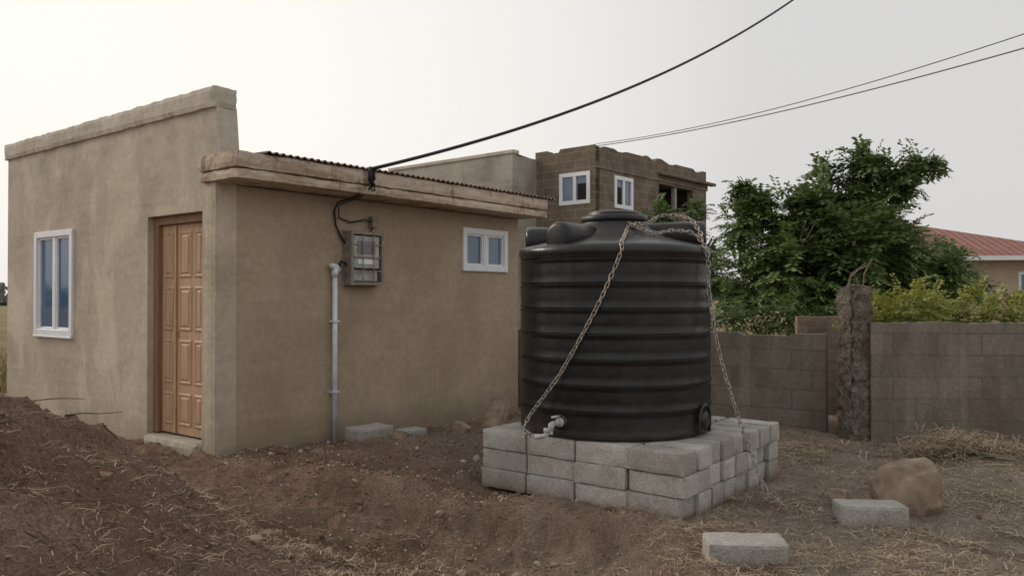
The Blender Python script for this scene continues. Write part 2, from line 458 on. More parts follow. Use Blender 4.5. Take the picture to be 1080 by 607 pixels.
for _ in range(90):
    if R()<.4: x=U(-2.6,-.4); y=U(2.8,4.6)
    elif R()<.4: x=random.gauss(4.15,.5); y=random.gauss(7.7,.2)
    else: x=U(2.2,5.5); y=U(5,8)
    if blocked(x,y) or y>8.1: continue
    z=height(x,y)+.01; a=U(0,6.28); L=U(.1,.4); p=Vector((x,y,z)); pts=[p]
    for k in range(4):
        a+=U(-.4,.4); p=p+Vector((math.cos(a),math.sin(a),U(-.05,.12)))*L/4; p.z=max(p.z,height(p.x,p.y)+.004); pts.append(p)
    tw.append(tube(pts,[.004,.0035,.003,.0025,.0015],5))
mesh_obj('twigs',*join(tw),m_bark)

# ---------------------------------------------------------------- main small building
B=empty('plastered_building',(A0.x,A0.y,0),math.atan2(.787,.617))
LW=4.33; LF=4.55; ZP=3.17
d=wall(LF,-.2,ZP,.2,[(LF-3.72,LF-2.77,1.08,2.23),(LF-1.18,LF-.22,.19,2.27)])
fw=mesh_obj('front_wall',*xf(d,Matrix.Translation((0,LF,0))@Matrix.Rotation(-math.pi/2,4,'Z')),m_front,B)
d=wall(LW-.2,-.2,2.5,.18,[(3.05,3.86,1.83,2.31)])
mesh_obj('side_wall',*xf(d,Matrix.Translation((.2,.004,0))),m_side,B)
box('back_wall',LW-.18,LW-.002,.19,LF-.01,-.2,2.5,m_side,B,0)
box('far_side_wall',.2,LW-.2,LF-.2,LF-.012,-.2,2.9,m_side,B,0)
d=roughbox(.215,.19,2.72,.06,.004,3,.008)
mesh_obj('corner_pier',*xf(d,Matrix.Translation((.098,.092,-.2))),m_front,B)
d=roughbox(.25,LF+.06,.20,.05,.006,5,.012)
mesh_obj('parapet_cap',*xf(d,Matrix.Translation((.088,LF/2+.025,3.162))),m_cap,B)
V=[(.001,-.05,2.74),(.199,-.05,2.74),(.199,.01,2.74),(.001,.01,2.74),(.001,-.004,3.16),(.199,-.004,3.16),(.199,.01,3.16),(.001,.01,3.16)]
mesh_obj('parapet_end',V,boxdata(0,1,0,1,0,1)[1],m_cap,B)
d=roughbox(4.5,.60,.145,.05,.006,9,.008)
mesh_obj('fascia_upper_board',*xf(d,Matrix.Translation((2.19,-.10,2.60))),m_fascia,B)
d=roughbox(4.484,.588,.088,.05,.005,14,.006)
mesh_obj('fascia_lower_board',*xf(d,Matrix.Translation((2.192,-.098,2.509))),m_fascia,B)
V=[];F=[];N=260
for i in range(N+1):
    x=.21+(4.36)*i/N; w=.012*math.sin(x*2*math.pi/.076)
    jut=-.425-.012*noise.noise(Vector((x*3,0,0)))
    V+=[(x,jut,2.758+w),(x,LF-.22,2.88+w),(x,jut,2.753+w),(x,LF-.22,2.875+w)]
for i in range(N):
    a=i*4; F+=[(a,a+4,a+5,a+1),(a+2,a+3,a+7,a+6),(a,a+2,a+6,a+4)]
mesh_obj('roof_sheet',V,F,m_roof,B)
def D(name,x0,x1,s0,s1,z0,z1,mat,bv=.006): return box(name,x0,x1,s0,s1,z0,z1,mat,B,bv)
D('door_frame_left',.06,.16,1.10,1.178,.2,2.268,m_dframe); D('door_frame_right',.06,.16,.222,.30,.2,2.268,m_dframe)
D('door_frame_top',.062,.158,.30,1.10,2.19,2.266,m_dframe)
D('door_leaf',.105,.145,.302,1.098,.21,2.188,m_door)
dp=[]
rows=[(.29,.60),(.68,1.10),(1.18,1.60),(1.68,2.12)]
for ri,(z0,z1) in enumerate(rows):
    for (s0,s1) in ((.36,.515),(.565,.78),(.89,1.05)):
        V,F=[],[]
        x=.105
        ring=[(0,x-.001),(.012,x-.010),(.022,x-.010),(.034,x-.002),(.055,x-.012)]
        for k,(o,xx) in enumerate(ring):
            V+=[(xx,s0+o,z0+o),(xx,s1-o,z0+o),(xx,s1-o,z1-o),(xx,s0+o,z1-o)]
        for k in range(len(ring)-1):
            for q in range(4):
                q2=(q+1)%4; F.append((k*4+q,k*4+4+q,k*4+4+q2,k*4+q2))
        n=(len(ring)-1)*4; F.append((n,n+3,n+2,n+1))
        dp.append((V,F))
mesh_obj('door_panels',*join(dp),m_door,B)
D('door_meeting_strip',.088,.104,.822,.85,.215,2.18,m_door)
D('door_lock_plate',.100,.104,.79,.81,1.12,1.18,m_dframe,.001)
d=roughbox(.30,.92,.2,.05,.008,2,.015)
mesh_obj('door_step',*xf(d,Matrix.Translation((.09,.70,-.01))),m_cap,B)
def window_front(s0,s1,z0,z1):
    fr=.055; P=[]
    P+= [boxdata(-.025,.07,s0-.012,s0+fr,z0-.01,z1+.01),boxdata(-.025,.07,s1-fr,s1+.012,z0-.01,z1+.01)]
    P+= [boxdata(-.022,.068,s0+fr,s1-fr,z0-.01,z0+fr),boxdata(-.022,.068,s0+fr,s1-fr,z1-fr,z1+.01)]
    c=(s0+s1)/2
    P+= [boxdata(-.005,.06,c-.035,c+.035,z0+fr,z1-fr)]
    for a,b_ in ((s0+fr,c-.035),(c+.035,s1-fr)):
        P+=[boxdata(.004,.05,a,a+.025,z0+fr,z1-fr),boxdata(.004,.05,b_-.025,b_,z0+fr,z1-fr),boxdata(.005,.049,a+.025,b_-.025,z0+fr,z0+fr+.025),boxdata(.005,.049,a+.025,b_-.025,z1-fr-.025,z1-fr)]
    o=mesh_obj('window_frame',*join(P),m_white,B); b=o.modifiers.new('b','BEVEL'); b.width=.003
    mesh_obj('window_pane',*boxdata(.026,.034,s0+fr,s1-fr,z0+fr,z1-fr),m_glass,B)
window_front(2.77,3.72,1.08,2.23)
D('window_sill',-.035,.02,2.76,3.73,1.045,1.068,m_white)
x0,x1,z0,z1=3.25,4.06,1.83,2.31; fr=.05; c=(x0+x1)/2
P=[boxdata(x0-.02,x0+fr,-.03,.07,z0-.02,z1+.02),boxdata(x1-fr,x1+.02,-.03,.07,z0-.02,z1+.02),
   boxdata(x0+fr,x1-fr,-.027,.068,z0-.02,z0+fr),boxdata(x0+fr,x1-fr,-.027,.068,z1-fr,z1+.02),boxdata(c-.04,c+.04,-.02,.06,z0+fr,z1-fr)]
for a,b_ in ((x0+fr,c-.04),(c+.04,x1-fr)):
    P+=[boxdata(a,a+.025,-.008,.05,z0+fr,z1-fr),boxdata(b_-.025,b_,-.008,.05,z0+fr,z1-fr),boxdata(a+.025,b_-.025,-.007,.049,z0+fr,z0+fr+.025),boxdata(a+.025,b_-.025,-.007,.049,z1-fr-.025,z1-fr)]
o=mesh_obj('side_window_frame',*join(P),m_white,B); b=o.modifiers.new('b','BEVEL'); b.width=.003
mesh_obj('side_window_pane',*boxdata(x0+fr,x1-fr,.024,.03,z0+fr,z1-fr),m_glass2,B)
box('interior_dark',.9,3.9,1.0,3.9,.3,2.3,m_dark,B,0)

# electricity meter
E=empty('electricity_meter_box',(A0.x,A0.y,0),math.atan2(.787,.617))
mx0,mx1,mz0,mz1=1.42,1.86,1.62,2.17
P=[]; yo=-.13
for a in (mx0,mx1-.03): P.append(boxdata(a,a+.03,yo,-.012,mz0,mz1))
for zz in (mz0+.002,mz1-.032): P.append(boxdata(mx0+.03,mx1-.03,yo+.001,-.013,zz,zz+.03))
for zz in (mz0+.14,mz0+.28,mz0+.41): P.append(boxdata(mx0+.03,mx1-.03,yo+.002,yo+.008,zz,zz+.012))
for k in (1,2): a=mx0+(mx1-mx0)*k/3; P.append(boxdata(a,a+.010,yo-.006,yo,mz0+.03,mz1-.03))
mesh_obj('guard_frame',*join(P),m_cagem,E)
box('backboard',mx0-.01,mx1+.01,-.011,0.001,mz0-.01,mz1+.01,m_cagem,E)
box('meter_case',mx0+.045,mx1-.05,-.115,-.012,mz0+.17,mz1-.045,m_meter,E,.012)
box('meter_dial_cover',mx0+.09,mx1-.11,-.121,-.116,mz0+.32,mz1-.10,m_meterglass,E,.003)
box('meter_label',mx0+.10,mx1-.13,-.119,-.116,mz0+.215,mz0+.265,m_white,E,.001)
box('terminal_cover',mx0+.05,mx1-.06,-.10,-.012,mz0+.04,mz0+.155,m_meter,E,.01)
box('cut_out_fuse',mx1-.10,mx1-.03,-.07,0.001,mz1+.05,mz1+.17,m_cagem,E,.008)
mesh_obj('cable_loops',*join([
  tube(x,r) for x,r in [
  ([(1.42,-.41,2.68),(1.43,-.42,2.58),(1.36,-.30,2.50),(1.30,-.06,2.44),(1.29,-.02,2.36),(1.31,-.02,2.22),(1.38,-.02,2.10),(1.44,-.03,2.02)],.010),
  ([(1.44,-.41,2.70),(1.47,-.42,2.56),(1.40,-.28,2.49),(1.33,-.04,2.42),(1.35,-.02,2.30),(1.50,-.02,2.26),(1.68,-.03,2.30),(1.78,-.05,2.28)],.007),
  ([(1.79,-.05,2.23),(1.77,-.03,2.19),(1.70,-.03,2.16)],.007),
  ([(1.33,-.04,1.80),(1.36,-.05,1.86),(1.41,-.05,1.84),(1.48,-.04,1.74)],.013)]]),m_cable,E,True)
mesh_obj('insulator_hook',*tube([(1.43,-.40,2.62),(1.44,-.44,2.66),(1.43,-.44,2.74)],.016),m_cable,E,True)
PV=empty('conduit_pipe',(A0.x,A0.y,0),math.atan2(.787,.617))
mesh_obj('pipe',*tube([(1.28,-.045,.02),(1.28,-.045,1.73)],.026,16),m_grime,PV,True)
mesh_obj('elbow',*join([tube([(1.28,-.045,1.70),(1.28,-.045,1.79)],.034,16),tube([(1.225,-.045,1.795),(1.25,-.045,1.808),(1.29,-.045,1.80),(1.325,-.045,1.76)],.032,14)]),m_grime,PV,True)
mesh_obj('clips',*join([boxdata(1.242,1.318,-.078,-.001,z,z+.02) for z in (.55,1.25)]),m_grime,PV)

# ---------------------------------------------------------------- plinth
parts=[]; bl=.445; bw=.2265; bh=.153
th=math.atan2(QD.y,QD.x)
for c in range(3):
    for i in range(4):
        for j in range(8):
            if c<2 and 0<i<3 and 0<j<7: continue
            q=(i+.5)*bl+U(-.006,.006); p=(j+.5)*bw+U(-.004,.004)
            if j==0: p+=U(-.016,.016)
            if i==0: q+=U(-.032,.025)
            if j==7 and i<2: p+=.02
            loc=F0+PD*p+QD*q
            dd=roughbox(bl-.012,bw-.012,bh-.003,.028,.0035,R()*100,.0045,12)
            parts.append(xf(dd,T(loc.x,loc.y,-.016+c*bh+U(0,.002),th+U(-.02,.02))))
mesh_obj('concrete_block_plinth',*join(parts),m_block)
def lone(name,x,y,rz,dims=(.45,.225,.15),rx=0,ry=0,z=None,seed=1,mat=None,amp=.004):
    zz=height(x,y)-.012 if z is None else z
    o=mesh_obj(name,*roughbox(*dims,.025,amp,seed,.006,12),mat or m_block); o.location=(x,y,zz); o.rotation_euler=(rx,ry,rz); return o
lone('concrete_block',1.34,4.66,-.06,seed=4,rx=.05,z=-.03)
lone('concrete_block.001',2.40,5.42,-.08,seed=6,rx=-.04,dims=(.43,.24,.15))
lone('concrete_block.002',-1.42,8.02,.85,seed=8,dims=(.42,.26,.15))
lone('concrete_block.003',-1.05,8.35,.75,seed=9,dims=(.3,.2,.1))
lone('concrete_block.004',-.16,9.15,1.2,seed=12,dims=(.45,.2,.16),ry=-.75,z=.10,mat=m_stone)
def rock(name,x,y,s,seed):
    bm=bmesh.new(); bmesh.ops.create_icosphere(bm,subdivisions=5,radius=1)
    for v in bm.verts:
        p=v.co.copy()
        n=noise.noise(p*1.1+Vector((seed,0,0)))*.35+noise.fractal(p*2.5+Vector((seed,1,0)),1,2,5)*.12
        q=p*(1+n)
        for ax in range(3): q[ax]=max(-.74,min(.74,q[ax]))+q[ax]*.08
        dg=(q.x+q.y*.6+q.z*.8)
        if dg>.95: q-=Vector((1,.6,.8))*(dg-.95)*.45
        v.co=Vector((q.x*s[0],q.y*s[1],q.z*s[2]))
    me=bpy.data.meshes.new(name); bm.to_mesh(me); bm.free(); me.materials.append(m_stone)
    me.polygons.foreach_set('use_smooth',[True]*len(me.polygons))
    o=link(bpy.data.objects.new(name,me)); o.location=(x,y,height(x,y)+s[2]*.55); o.rotation_euler=(0,.25,seed); return o
rock('rock',2.80,5.75,(.25,.2,.23),3)
rock('rock.001',2.42,5.95,(.09,.08,.06),7)
rock('rock.002',-1.75,7.2,(.07,.06,.05),9)
rock('rock.003',2.95,6.5,(.08,.06,.045),12)
rock('rock.004',-1.15,7.95,(.11,.09,.06),15)
rock('rock.005',-.55,8.6,(.12,.08,.07),19)

# ---------------------------------------------------------------- water tank
TK=empty('water_tank',(.845,6.65,.448))
prof=[(.05,0),(.74,0),(.768,.012),(.775,.03)]
nb=7; H0=.03; H1=1.36
for b_ in range(nb):
    za=H0+(H1-H0)*b_/nb; zb=H0+(H1-H0)*(b_+1)/nb; h=zb-za
    prof+=[(.771,za+.10*h),(.773,za+.3*h),(.774,za+.5*h),(.773,za+.70*h),(.773,za+.80*h),(.782,za+.845*h),(.782,za+.875*h),(.764,za+.91*h),(.763,za+.945*h),(.779,za+.975*h),(.779,za+1.0*h)]
prof+=[(.785,1.375),(.79,1.40),(.786,1.425),(.765,1.447),(.71,1.466),(.62,1.486),(.52,1.51),(.42,1.543),(.34,1.585),(.29,1.625),(.265,1.655),(.262,1.69)]
mesh_obj('body',*lathe(prof,128),m_tank,TK,True)
mesh_obj('lid',*lathe([(.2,1.66),(.268,1.662),(.276,1.67),(.276,1.70),(.266,1.712),(.222,1.718),(.215,1.742),(.19,1.752),(.1,1.762),(.01,1.764)],72),m_tank,TK,True)
for o in (bpy.data.objects['body'],bpy.data.objects['lid']):
    e=o.modifiers.new('e','EDGE_SPLIT'); e.split_angle=math.radians(50)
lg=[]
for a,zc in ((226,1.535),(178,1.535),(130,1.55),(60,1.55),(352,1.575)):
    mtx=Matrix.Rotation(math.radians(a),4,'Z')@Matrix.Translation((0,0,zc))@Matrix.Rotation(math.radians(2),4,'Y')
    t=tube([(.22,0,0),(.45,0,0),(.66,0,0),(.70,0,0),(.725,0,0),(.733,0,0)],[.085,.105,.120,.120,.108,.085],28)
    v=[Vector((p.x,p.y*1.05,p.z*(1.0 if p.z>0 else 1.35))) for p in t[0]]
    lg.append(xf((v,t[1]),mtx))
mesh_obj('lifting_lugs',*join(lg),m_tank,TK,True)
o=bpy.data.objects['lifting_lugs']; e=o.modifiers.new('e','EDGE_SPLIT'); e.split_angle=math.radians(50)
a=math.radians(-38)
mt=Matrix.Rotation(a,4,'Z')@Matrix.Translation((.74,0,.12))
ring=[(0.055,.0+.09*math.cos(t),.11*math.sin(t)) for t in np.linspace(0,math.pi,14)]
mesh_obj('drain_boss',*join([xf(tube([( .045,.10,-.10)]+ring+[(.045,-.10,-.10)],.014,8),mt),xf(tube([(0,0,0),(.07,0,0)],.06,20),mt)]),m_tank,TK,True)
a=math.radians(232)
mt=Matrix.Rotation(a,4,'Z')@Matrix.Translation((.77,0,.12))
mesh_obj('outlet_flange',*xf(tube([(-.04,0,0),(.016,0,0)],.055,24),mt),m_tank,TK,True)
tapd=[xf(tube([(.0,0,0),(.035,0,0)],.034,20),mt),xf(tube([(0,0,0),(.12,0,0)],.020,16),mt),
      xf(tube([(.07,0,.0),(.07,0,.0),(.07,-.0,.045)],.013,12),mt),xf(boxdata(.03,.12,-.011,.011,.042,.056),mt),
      xf(tube([(.10,0,0),(.135,0,-.005),(.14,0,-.045)],.023,14),mt),xf(tube([(.14,0,-.045),(.145,.0,-.075)],.018,12),mt)]
mesh_obj('tap',*join(tapd),m_tap,TK,True)
mesh_obj('pipe_elbow',*join([tube([(.17,5.98,.470),(.22,5.96,.475),(.25,5.93,.49),(.255,5.925,.52)],.019,14),tube([(.255,5.925,.515),(.256,5.924,.54)],.025,14)]),m_tap,None,True)

# ---------------------------------------------------------------- chains
def catmull(pts,n=24):
    pts=[Vector(p) for p in pts]; P=[pts[0]]+pts+[pts[-1]]; out=[]
    for i in range(1,len(P)-2):
        for k in range(n):
            t=k/n; a,b,c,d=P[i-1],P[i],P[i+1],P[i+2]
            out.append(.5*((2*b)+(c-a)*t+(2*a-5*b+4*c-d)*t*t+(3*b-a-3*c+d)*t*t*t))
    out.append(pts[-1]); return out
def linkdata():
    pts=[];N=16
    for k in range(N):
        t=2*math.pi*k/N; x=math.cos(t)*.0135+ (.0125 if math.cos(t)>0 else -.0125); y=math.sin(t)*.014
        pts.append(Vector((x,y,0)))
    V=[];F=[];S=6;r=.0042
    for k in range(N):
        d=(pts[(k+1)%N]-pts[k-1]).normalized(); n=Vector((-d.y,d.x,0)); z=Vector((0,0,1))
        for s in range(S):
            a=2*math.pi*s/S; V.append(pts[k]+n*r*math.cos(a)+z*r*math.sin(a))
    for k in range(N):
        for s in range(S):
            F.append((k*S+s,((k+1)%N)*S+s,((k+1)%N)*S+(s+1)%S,k*S+(s+1)%S))
    return V,F
LK=linkdata(); TC=Vector((.845,6.65))
def clear(p):
    r=Vector((p.x,p.y))-TC; q=p.copy()
    if p.z<1.86 and r.length<.805 and p.z>.47:
        r=r.normalized()*.805; q.x=TC.x+r.x; q.y=TC.y+r.y
    return q
def chain(name,pts):
    c=[clear(p) for p in catmull(pts)]
    parts=[]; acc=0; pitch=.0375; nxt=0; k=0
    for i in range(len(c)-1):
        seg=c[i+1]-c[i]; L=seg.length
        while L>0 and nxt<=acc+L:
            p=c[i]+seg*((nxt-acc)/L); q=seg.to_track_quat('X','Z')
            mm=Matrix.Translation(p)@q.to_matrix().to_4x4()@Matrix.Rotation((math.pi/2 if k%2 else 0)+.5+U(-.25,.25),4,'X')
            parts.append(xf(LK,mm)); nxt+=pitch; k+=1
        acc+=L
    return mesh_obj(name,*join(parts),m_chain,None,True)
chain('chain',[(.93,6.42,2.09),(.89,6.25,2.02),(.84,6.02,1.955),(.80,5.88,1.90),(.78,5.845,1.80),(.60,5.90,1.38),(.37,6.0,.95),(.109,6.12,.56),(.14,6.02,.475),(.25,5.97,.475)])
chain('chain.001',[(.90,6.40,2.09),(1.0,6.30,2.04),(1.12,6.27,2.0),(1.27,6.30,2.02),(1.42,6.28,1.99),(1.49,6.15,1.84),(1.50,6.14,1.55),(1.56,6.10,1.12),(1.66,6.06,.72),(1.76,6.04,.42),(1.86,6.0,.12),(1.92,5.93,.03),(2.0,5.88,.02),(2.03,5.76,.02)])
chain('chain.002',[(.90,6.42,2.09),(.97,6.37,2.08),(1.08,6.42,2.09),(1.2,6.51,2.155),(1.33,6.52,2.16),(1.44,6.44,2.11),(1.49,6.28,1.96)])

# ---------------------------------------------------------------- boundary walls and pillar
def bwall(name,p,q,z1,th=.15,seed=0):
    p=Vector(p);q=Vector(q);L=(q-p).length
    d=wall(L,-.25,z1,th,[],lambda x:z1+.016*noise.noise(Vector((x*2.3,seed,0)))+.01*noise.noise(Vector((x*11,seed,0)))-(.03 if noise.noise(Vector((x*1.2,seed+4,0)))>.25 else 0),.07)
    o=mesh_obj(name,*d,m_yard); o.location=(p.x,p.y,0); o.rotation_euler=(0,0,math.atan2(q.y-p.y,q.x-p.x)); return o
bwall('boundary_wall',(-.3,11.25),(3.50,9.0),1.085,seed=1)
bwall('boundary_wall.001',(3.72,8.36),(12,8.0),1.235,seed=2)
m=M('pillar_concrete',.98,.1)
c=m.ramp(m.noise(7,6,.75),[(.32,(.12,.10,.08)),(.5,(.25,.215,.175)),(.68,(.37,.335,.29))])
m.color(m.mix(.5,c,m.ramp(m.noise(35,5,.8),[(.35,.15),(.65,.85)]),'OVERLAY')); b=m.bump(m.noise(9,6,.7),1.0,.06); m.bump(m.noise(50,5,.8),1.0,.03,b); m_pillar=m.m
o=mesh_obj('concrete_pillar',*roughbox(.27,.25,1.81,.02,.030,21,.026,10),m_pillar); o.location=(3.60,8.50,-.2); o.rotation_euler=(.0,.014,.25)
rb=[tube([(3.52,8.42,1.5),(3.53,8.41,1.70),(3.60,8.38,1.78),(3.70,8.36,1.83)],.007,6),tube([(3.66,8.42,1.5),(3.68,8.42,1.74),(3.76,8.40,1.90)],.007,6),
    tube([(3.68,8.55,1.5),(3.66,8.55,1.70),(3.60,8.5,1.74)],.007,6),tube([(3.54,8.56,1.5),(3.60,8.56,1.74),(3.74,8.5,1.86)],.007,6)]
mesh_obj('rebar',*join(rb),m_rust)
bwr=box('brick_wall_remnant',0,.9,0,.2,-.2,1.24,m_brick); bwr.location=(3.75,10.6,0); bwr.rotation_euler=(0,0,-.2)

# ---------------------------------------------------------------- unfinished two-storey house
H=empty('unfinished_house',(2.28,22,0),math.atan2(.763,.646))
def jag(z,seed,amp=.1):
    return lambda x: z+amp*(round(2*noise.noise(Vector((x*1.3,seed,0))))*.5)-(.09 if noise.noise(Vector((x*2.1,seed+9,0)))>.28 else 0)
d=wall(6.55,-.3,5.65,.2,[(.95,1.89,4.02,4.9),(3.42,5.6,4.22,4.95)],jag(5.66,3),.225)
mesh_obj('right_wall',*d,m_brown,H)
d=wall(2.1,-.3,5.65,.2,[(2.1-1.2,2.1-.19,4.08,4.93)],jag(5.66,8),.21)
mesh_obj('left_wall',*xf(d,Matrix.Translation((.004,2.1,0))@Matrix.Rotation(-math.pi/2,4,'Z')),m_brown,H)
box('end_wall',6.4,6.6,0.2,5,-.3,5.5,m_brown,H,0)
box('rear_wall',3,6.4,4.8,5,-.3,5.6,m_brown,H,0)
box('shading_slab',.21,6.7,.21,4.8,5.1,5.25,m_greyplaster,H,0)  # unseen slab added to keep the rooms behind the openings dark
box('floor_slab',.21,6.7,.21,4.8,3.3,3.45,m_greyplaster,H,0)
box('ring_beam',-.02,6.62,-.03,.0,5.02,5.2,m_brown,H,.01)
box('balcony_post',4.5,4.62,.05,.17,4.22,4.95,m_greyplaster,H,0)
box('balcony_ledge',3.3,6.9,-.20,-.002,5.2,5.29,m_brown,H,.01)
d=wall(5.15,-.3,5.5,.2,[],None)
mesh_obj('plastered_wing_front',*xf(d,Matrix.Translation((-1.09,7.2,0))@Matrix.Rotation(-math.pi/2,4,'Z')),m_greyplaster,H)
box('plastered_wing_side',-.89,3.2,2.062,2.26,-.3,5.46,m_greyplaster,H,0)
box('wing_coping',-1.13,-.85,2.0,7.25,5.502,5.6,m_cap,H,.01)
V=[];F=[]
for i in range(121):
    y=2.1+5*i/120; w=.02*math.sin(i*1.3); V+=[(-.85,y,5.52+w),(3,y,5.2+w)]
for i in range(120): F.append((i*2,i*2+1,i*2+3,i*2+2))
mesh_obj('wing_roof',V,F,m_roof,H)
def hwin(along,a0,a1,z0,z1,nm):
    fr=.09;P=[]
    def bx(a,b_,zc,zd,o0,o1):
        return boxdata(a,b_,o0,o1,zc,zd) if along=='x' else boxdata(o0,o1,a,b_,zc,zd)
    P+=[bx(a0-.02,a0+fr,z0-.02,z1+.02,-.03,.1),bx(a1-fr,a1+.02,z0-.02,z1+.02,-.03,.1),bx(a0+fr,a1-fr,z0-.02,z0+fr,-.027,.098),bx(a0+fr,a1-fr,z1-fr,z1+.02,-.027,.098)]
    c=(a0+a1)/2; P.append(bx(c-.05,c+.05,z0+fr,z1-fr,-.02,.09))
    mesh_obj(nm,*join(P),m_white,H)
    mesh_obj(nm+'_pane',*bx(a0+fr,a1-fr,z0+fr,z1-fr,.02,.03),m_glass2,H)
    mesh_obj(nm+'_opening_shade',*bx(a0+fr+.05,c-.1,z0+fr,z1-.3,.001,.008),m_dark,H)  # near-black sheet on the pane, painted shade of an open sash
hwin('x',.95,1.89,4.02,4.9,'window_right'); hwin('y',.19,1.2,4.08,4.93,'window_left')

RH=empty('red_roof_house',(15.3,30,0),math.radians(-8))
box('walls',-4.5,5.5,0,8,-.3,3.0,m_cream,RH,0)
V=[(-5.2,-.7,2.95),(6.2,-.7,2.95),(6.2,8.7,2.95),(-5.2,8.7,2.95),(-2.4,4,4.5),(1.0,4,4.5)]
F=[(0,1,5,4),(1,2,5),(2,3,4,5),(3,0,4),(0,3,2,1)]
mesh_obj('roof',V,F,m_tiles,RH)
box('fascia_board',-5.2,6.2,-.74,-.705,2.8,2.96,m_white,RH,0)
box('house_window',3.4,4.6,-.03,.02,1.2,2.3,m_glass,RH,0); box('house_window_frame',3.3,4.7,-.015,.01,1.1,2.4,m_white,RH,0)

# ---------------------------------------------------------------- foliage
def frond(V,F,p,d,L,nl,lw,ll,droop):
    d=d.normalized(); side=d.cross(Vector((0,0,1)))
    if side.length<.1: side=Vector((1,0,0))
    side.normalize(); cur=p.copy(); st=L/nl
    for i in range(nl):
        d=(d+Vector((0,0,-droop/nl))).normalized(); cur=cur+d*st
        for s in (-1,1):
            q=(side*s+d*.45+Vector((U(-.2,.2),U(-.2,.2),U(-.45,.1)))).normalized()
            l=ll*U(.7,1.2)*(1-.4*abs(i/nl-.4))
            w=d*lw*.5+Vector((0,0,U(-.3,.3)))*lw*.5
            n=len(V); V+=[cur,cur+q*l*.5+w,cur+q*l,cur+q*l*.5-w]; F.append((n,n+1,n+2,n+3))
def canopy(V,F,lobes,dens,L=.42,nl=7,lw=.06,ll=.14,droop=.9):
    for (c,r) in lobes:
        c=Vector(c); rv=Vector(r) if isinstance(r,tuple) else Vector((r,r,r*.85))
        n=int(dens*(rv.x*rv.y*rv.z)**(2/3))
        for _ in range(n):
            v=Vector((random.gauss(0,1),random.gauss(0,1),random.gauss(0,1))).normalized()
            k=R()**.45
            off=Vector((v.x*rv.x,v.y*rv.y,v.z*rv.z))*k*(1+.25*noise.noise(v*2+c))
            p=c+off
            if noise.noise(p*2.2)<-.25: continue
            d=Vector((v.x,v.y,v.z*.6+.35))+Vector((U(-.6,.6),U(-.6,.6),U(-.4,.4)))
            frond(V,F,p-d.normalized()*L*.5,d,L*U(.6,1.15),nl,lw,ll,droop)
def tree(name,base,lobes,dens,mat,trad=.13,**kw):
    E=empty(name,(0,0,0)); V=[];F=[]; canopy(V,F,lobes,dens,**kw)
    mesh_obj('crown',V,F,mat,E)
    parts=[]; b=Vector((base[0],base[1],-.1)); fork=Vector((base[0]+U(-.1,.1),base[1],base[2]))
    parts.append(tube([b,b.lerp(fork,.5)+Vector((.06,0,0)),fork],[trad*1.3,trad,trad*.85],10))
    for c,r in lobes:
        c=Vector(c); m1=fork.lerp(c,.5)+Vector((U(-.15,.15),U(-.15,.15),.12))
        parts.append(tube([fork,m1,c],[trad*.55,trad*.32,trad*.12],7))
        rr=r if isinstance(r,(int,float)) else r[0]
        for _ in range(5):
            e=c+Vector((U(-1,1),U(-1,1),U(-.6,1)))*rr*.9
            parts.append(tube([m1.lerp(c,U(.4,1)),e],[trad*.15,trad*.05],5))
    mesh_obj('trunk_and_limbs',*join(parts),m_bark,E,True)
    return E
tree('tree',(5.5,14.3,1.2),[((4.05,14,2.8),.5),((4.3,14.2,3.15),.40),((4.05,14.1,3.45),.2),((4.9,14.1,2.7),.85),((5.1,13.8,3.1),.45),((5.75,14.2,3.3),.58),((6.15,14,3.8),.38),((6.65,14,3.7),.34),((7.1,14.1,3.85),.30),((7.45,14.1,3.9),.2),((6.9,14.1,3.4),.25),
   ((6.15,14.1,4.05),.22),((5.6,14.3,3.7),.3),((5.9,13.6,2.35),1.0),((4.65,13.6,1.95),.9),((3.9,13.8,1.75),.65),((6.9,14.3,2.3),.6),((7.8,14.5,2.05),.42),((5.4,13.8,1.5),.85),((6.6,14,1.6),.75),((6.3,14.2,2.95),.6),((7.4,14.4,1.7),.6)],700,m_leaf)
tree('tree.001',(3.3,17,2.0),[((3.1,17,3.2),.42),((3.5,17,2.7),.6),((3.0,17.3,2.4),.6),((4.0,17,2.2),.7),((3.85,17,3.35),.3)],520,m_shrub,.09)
tree('tree.002',(9.6,19,1.2),[((9.3,19,2.1),.8),((10.2,19,2.2),.7),((8.6,19,1.9),.7),((11,19.3,1.8),.6)],420,m_shrub,.1)
def bush(name,lobes,dens,mat,**kw):
    V=[];F=[]; canopy(V,F,lobes,dens,**kw); return mesh_obj(name,V,F,mat)
hl=[]
for k in range(16):
    x=4.15+k*.42; hl.append(((x,9.3+U(-.1,.1),1.30+U(-.10,.14)),(.34,.35,.34+U(-.06,.08))))
hl+=[((x,9.3,.7),(.5,.35,.5)) for x in (4.4,5.2,6.0,6.8,7.6,8.4,9.2)]
bush('hedge',hl,1500,m_hedge,L=.22,nl=6,lw=.028,ll=.07,droop=.5)
bush('shrub',[((3.9,11.6,1.25),(.5,.4,.35)),((4.7,11.4,1.2),(.5,.4,.3)),((3.2,11.8,1.2),(.5,.4,.4)),((2.5,11.9,1.1),(.5,.4,.4)),((5.5,11.2,1.25),.4)],900,m_shrub,L=.3,nl=6,lw=.035,ll=.1)
V=[];F=[]
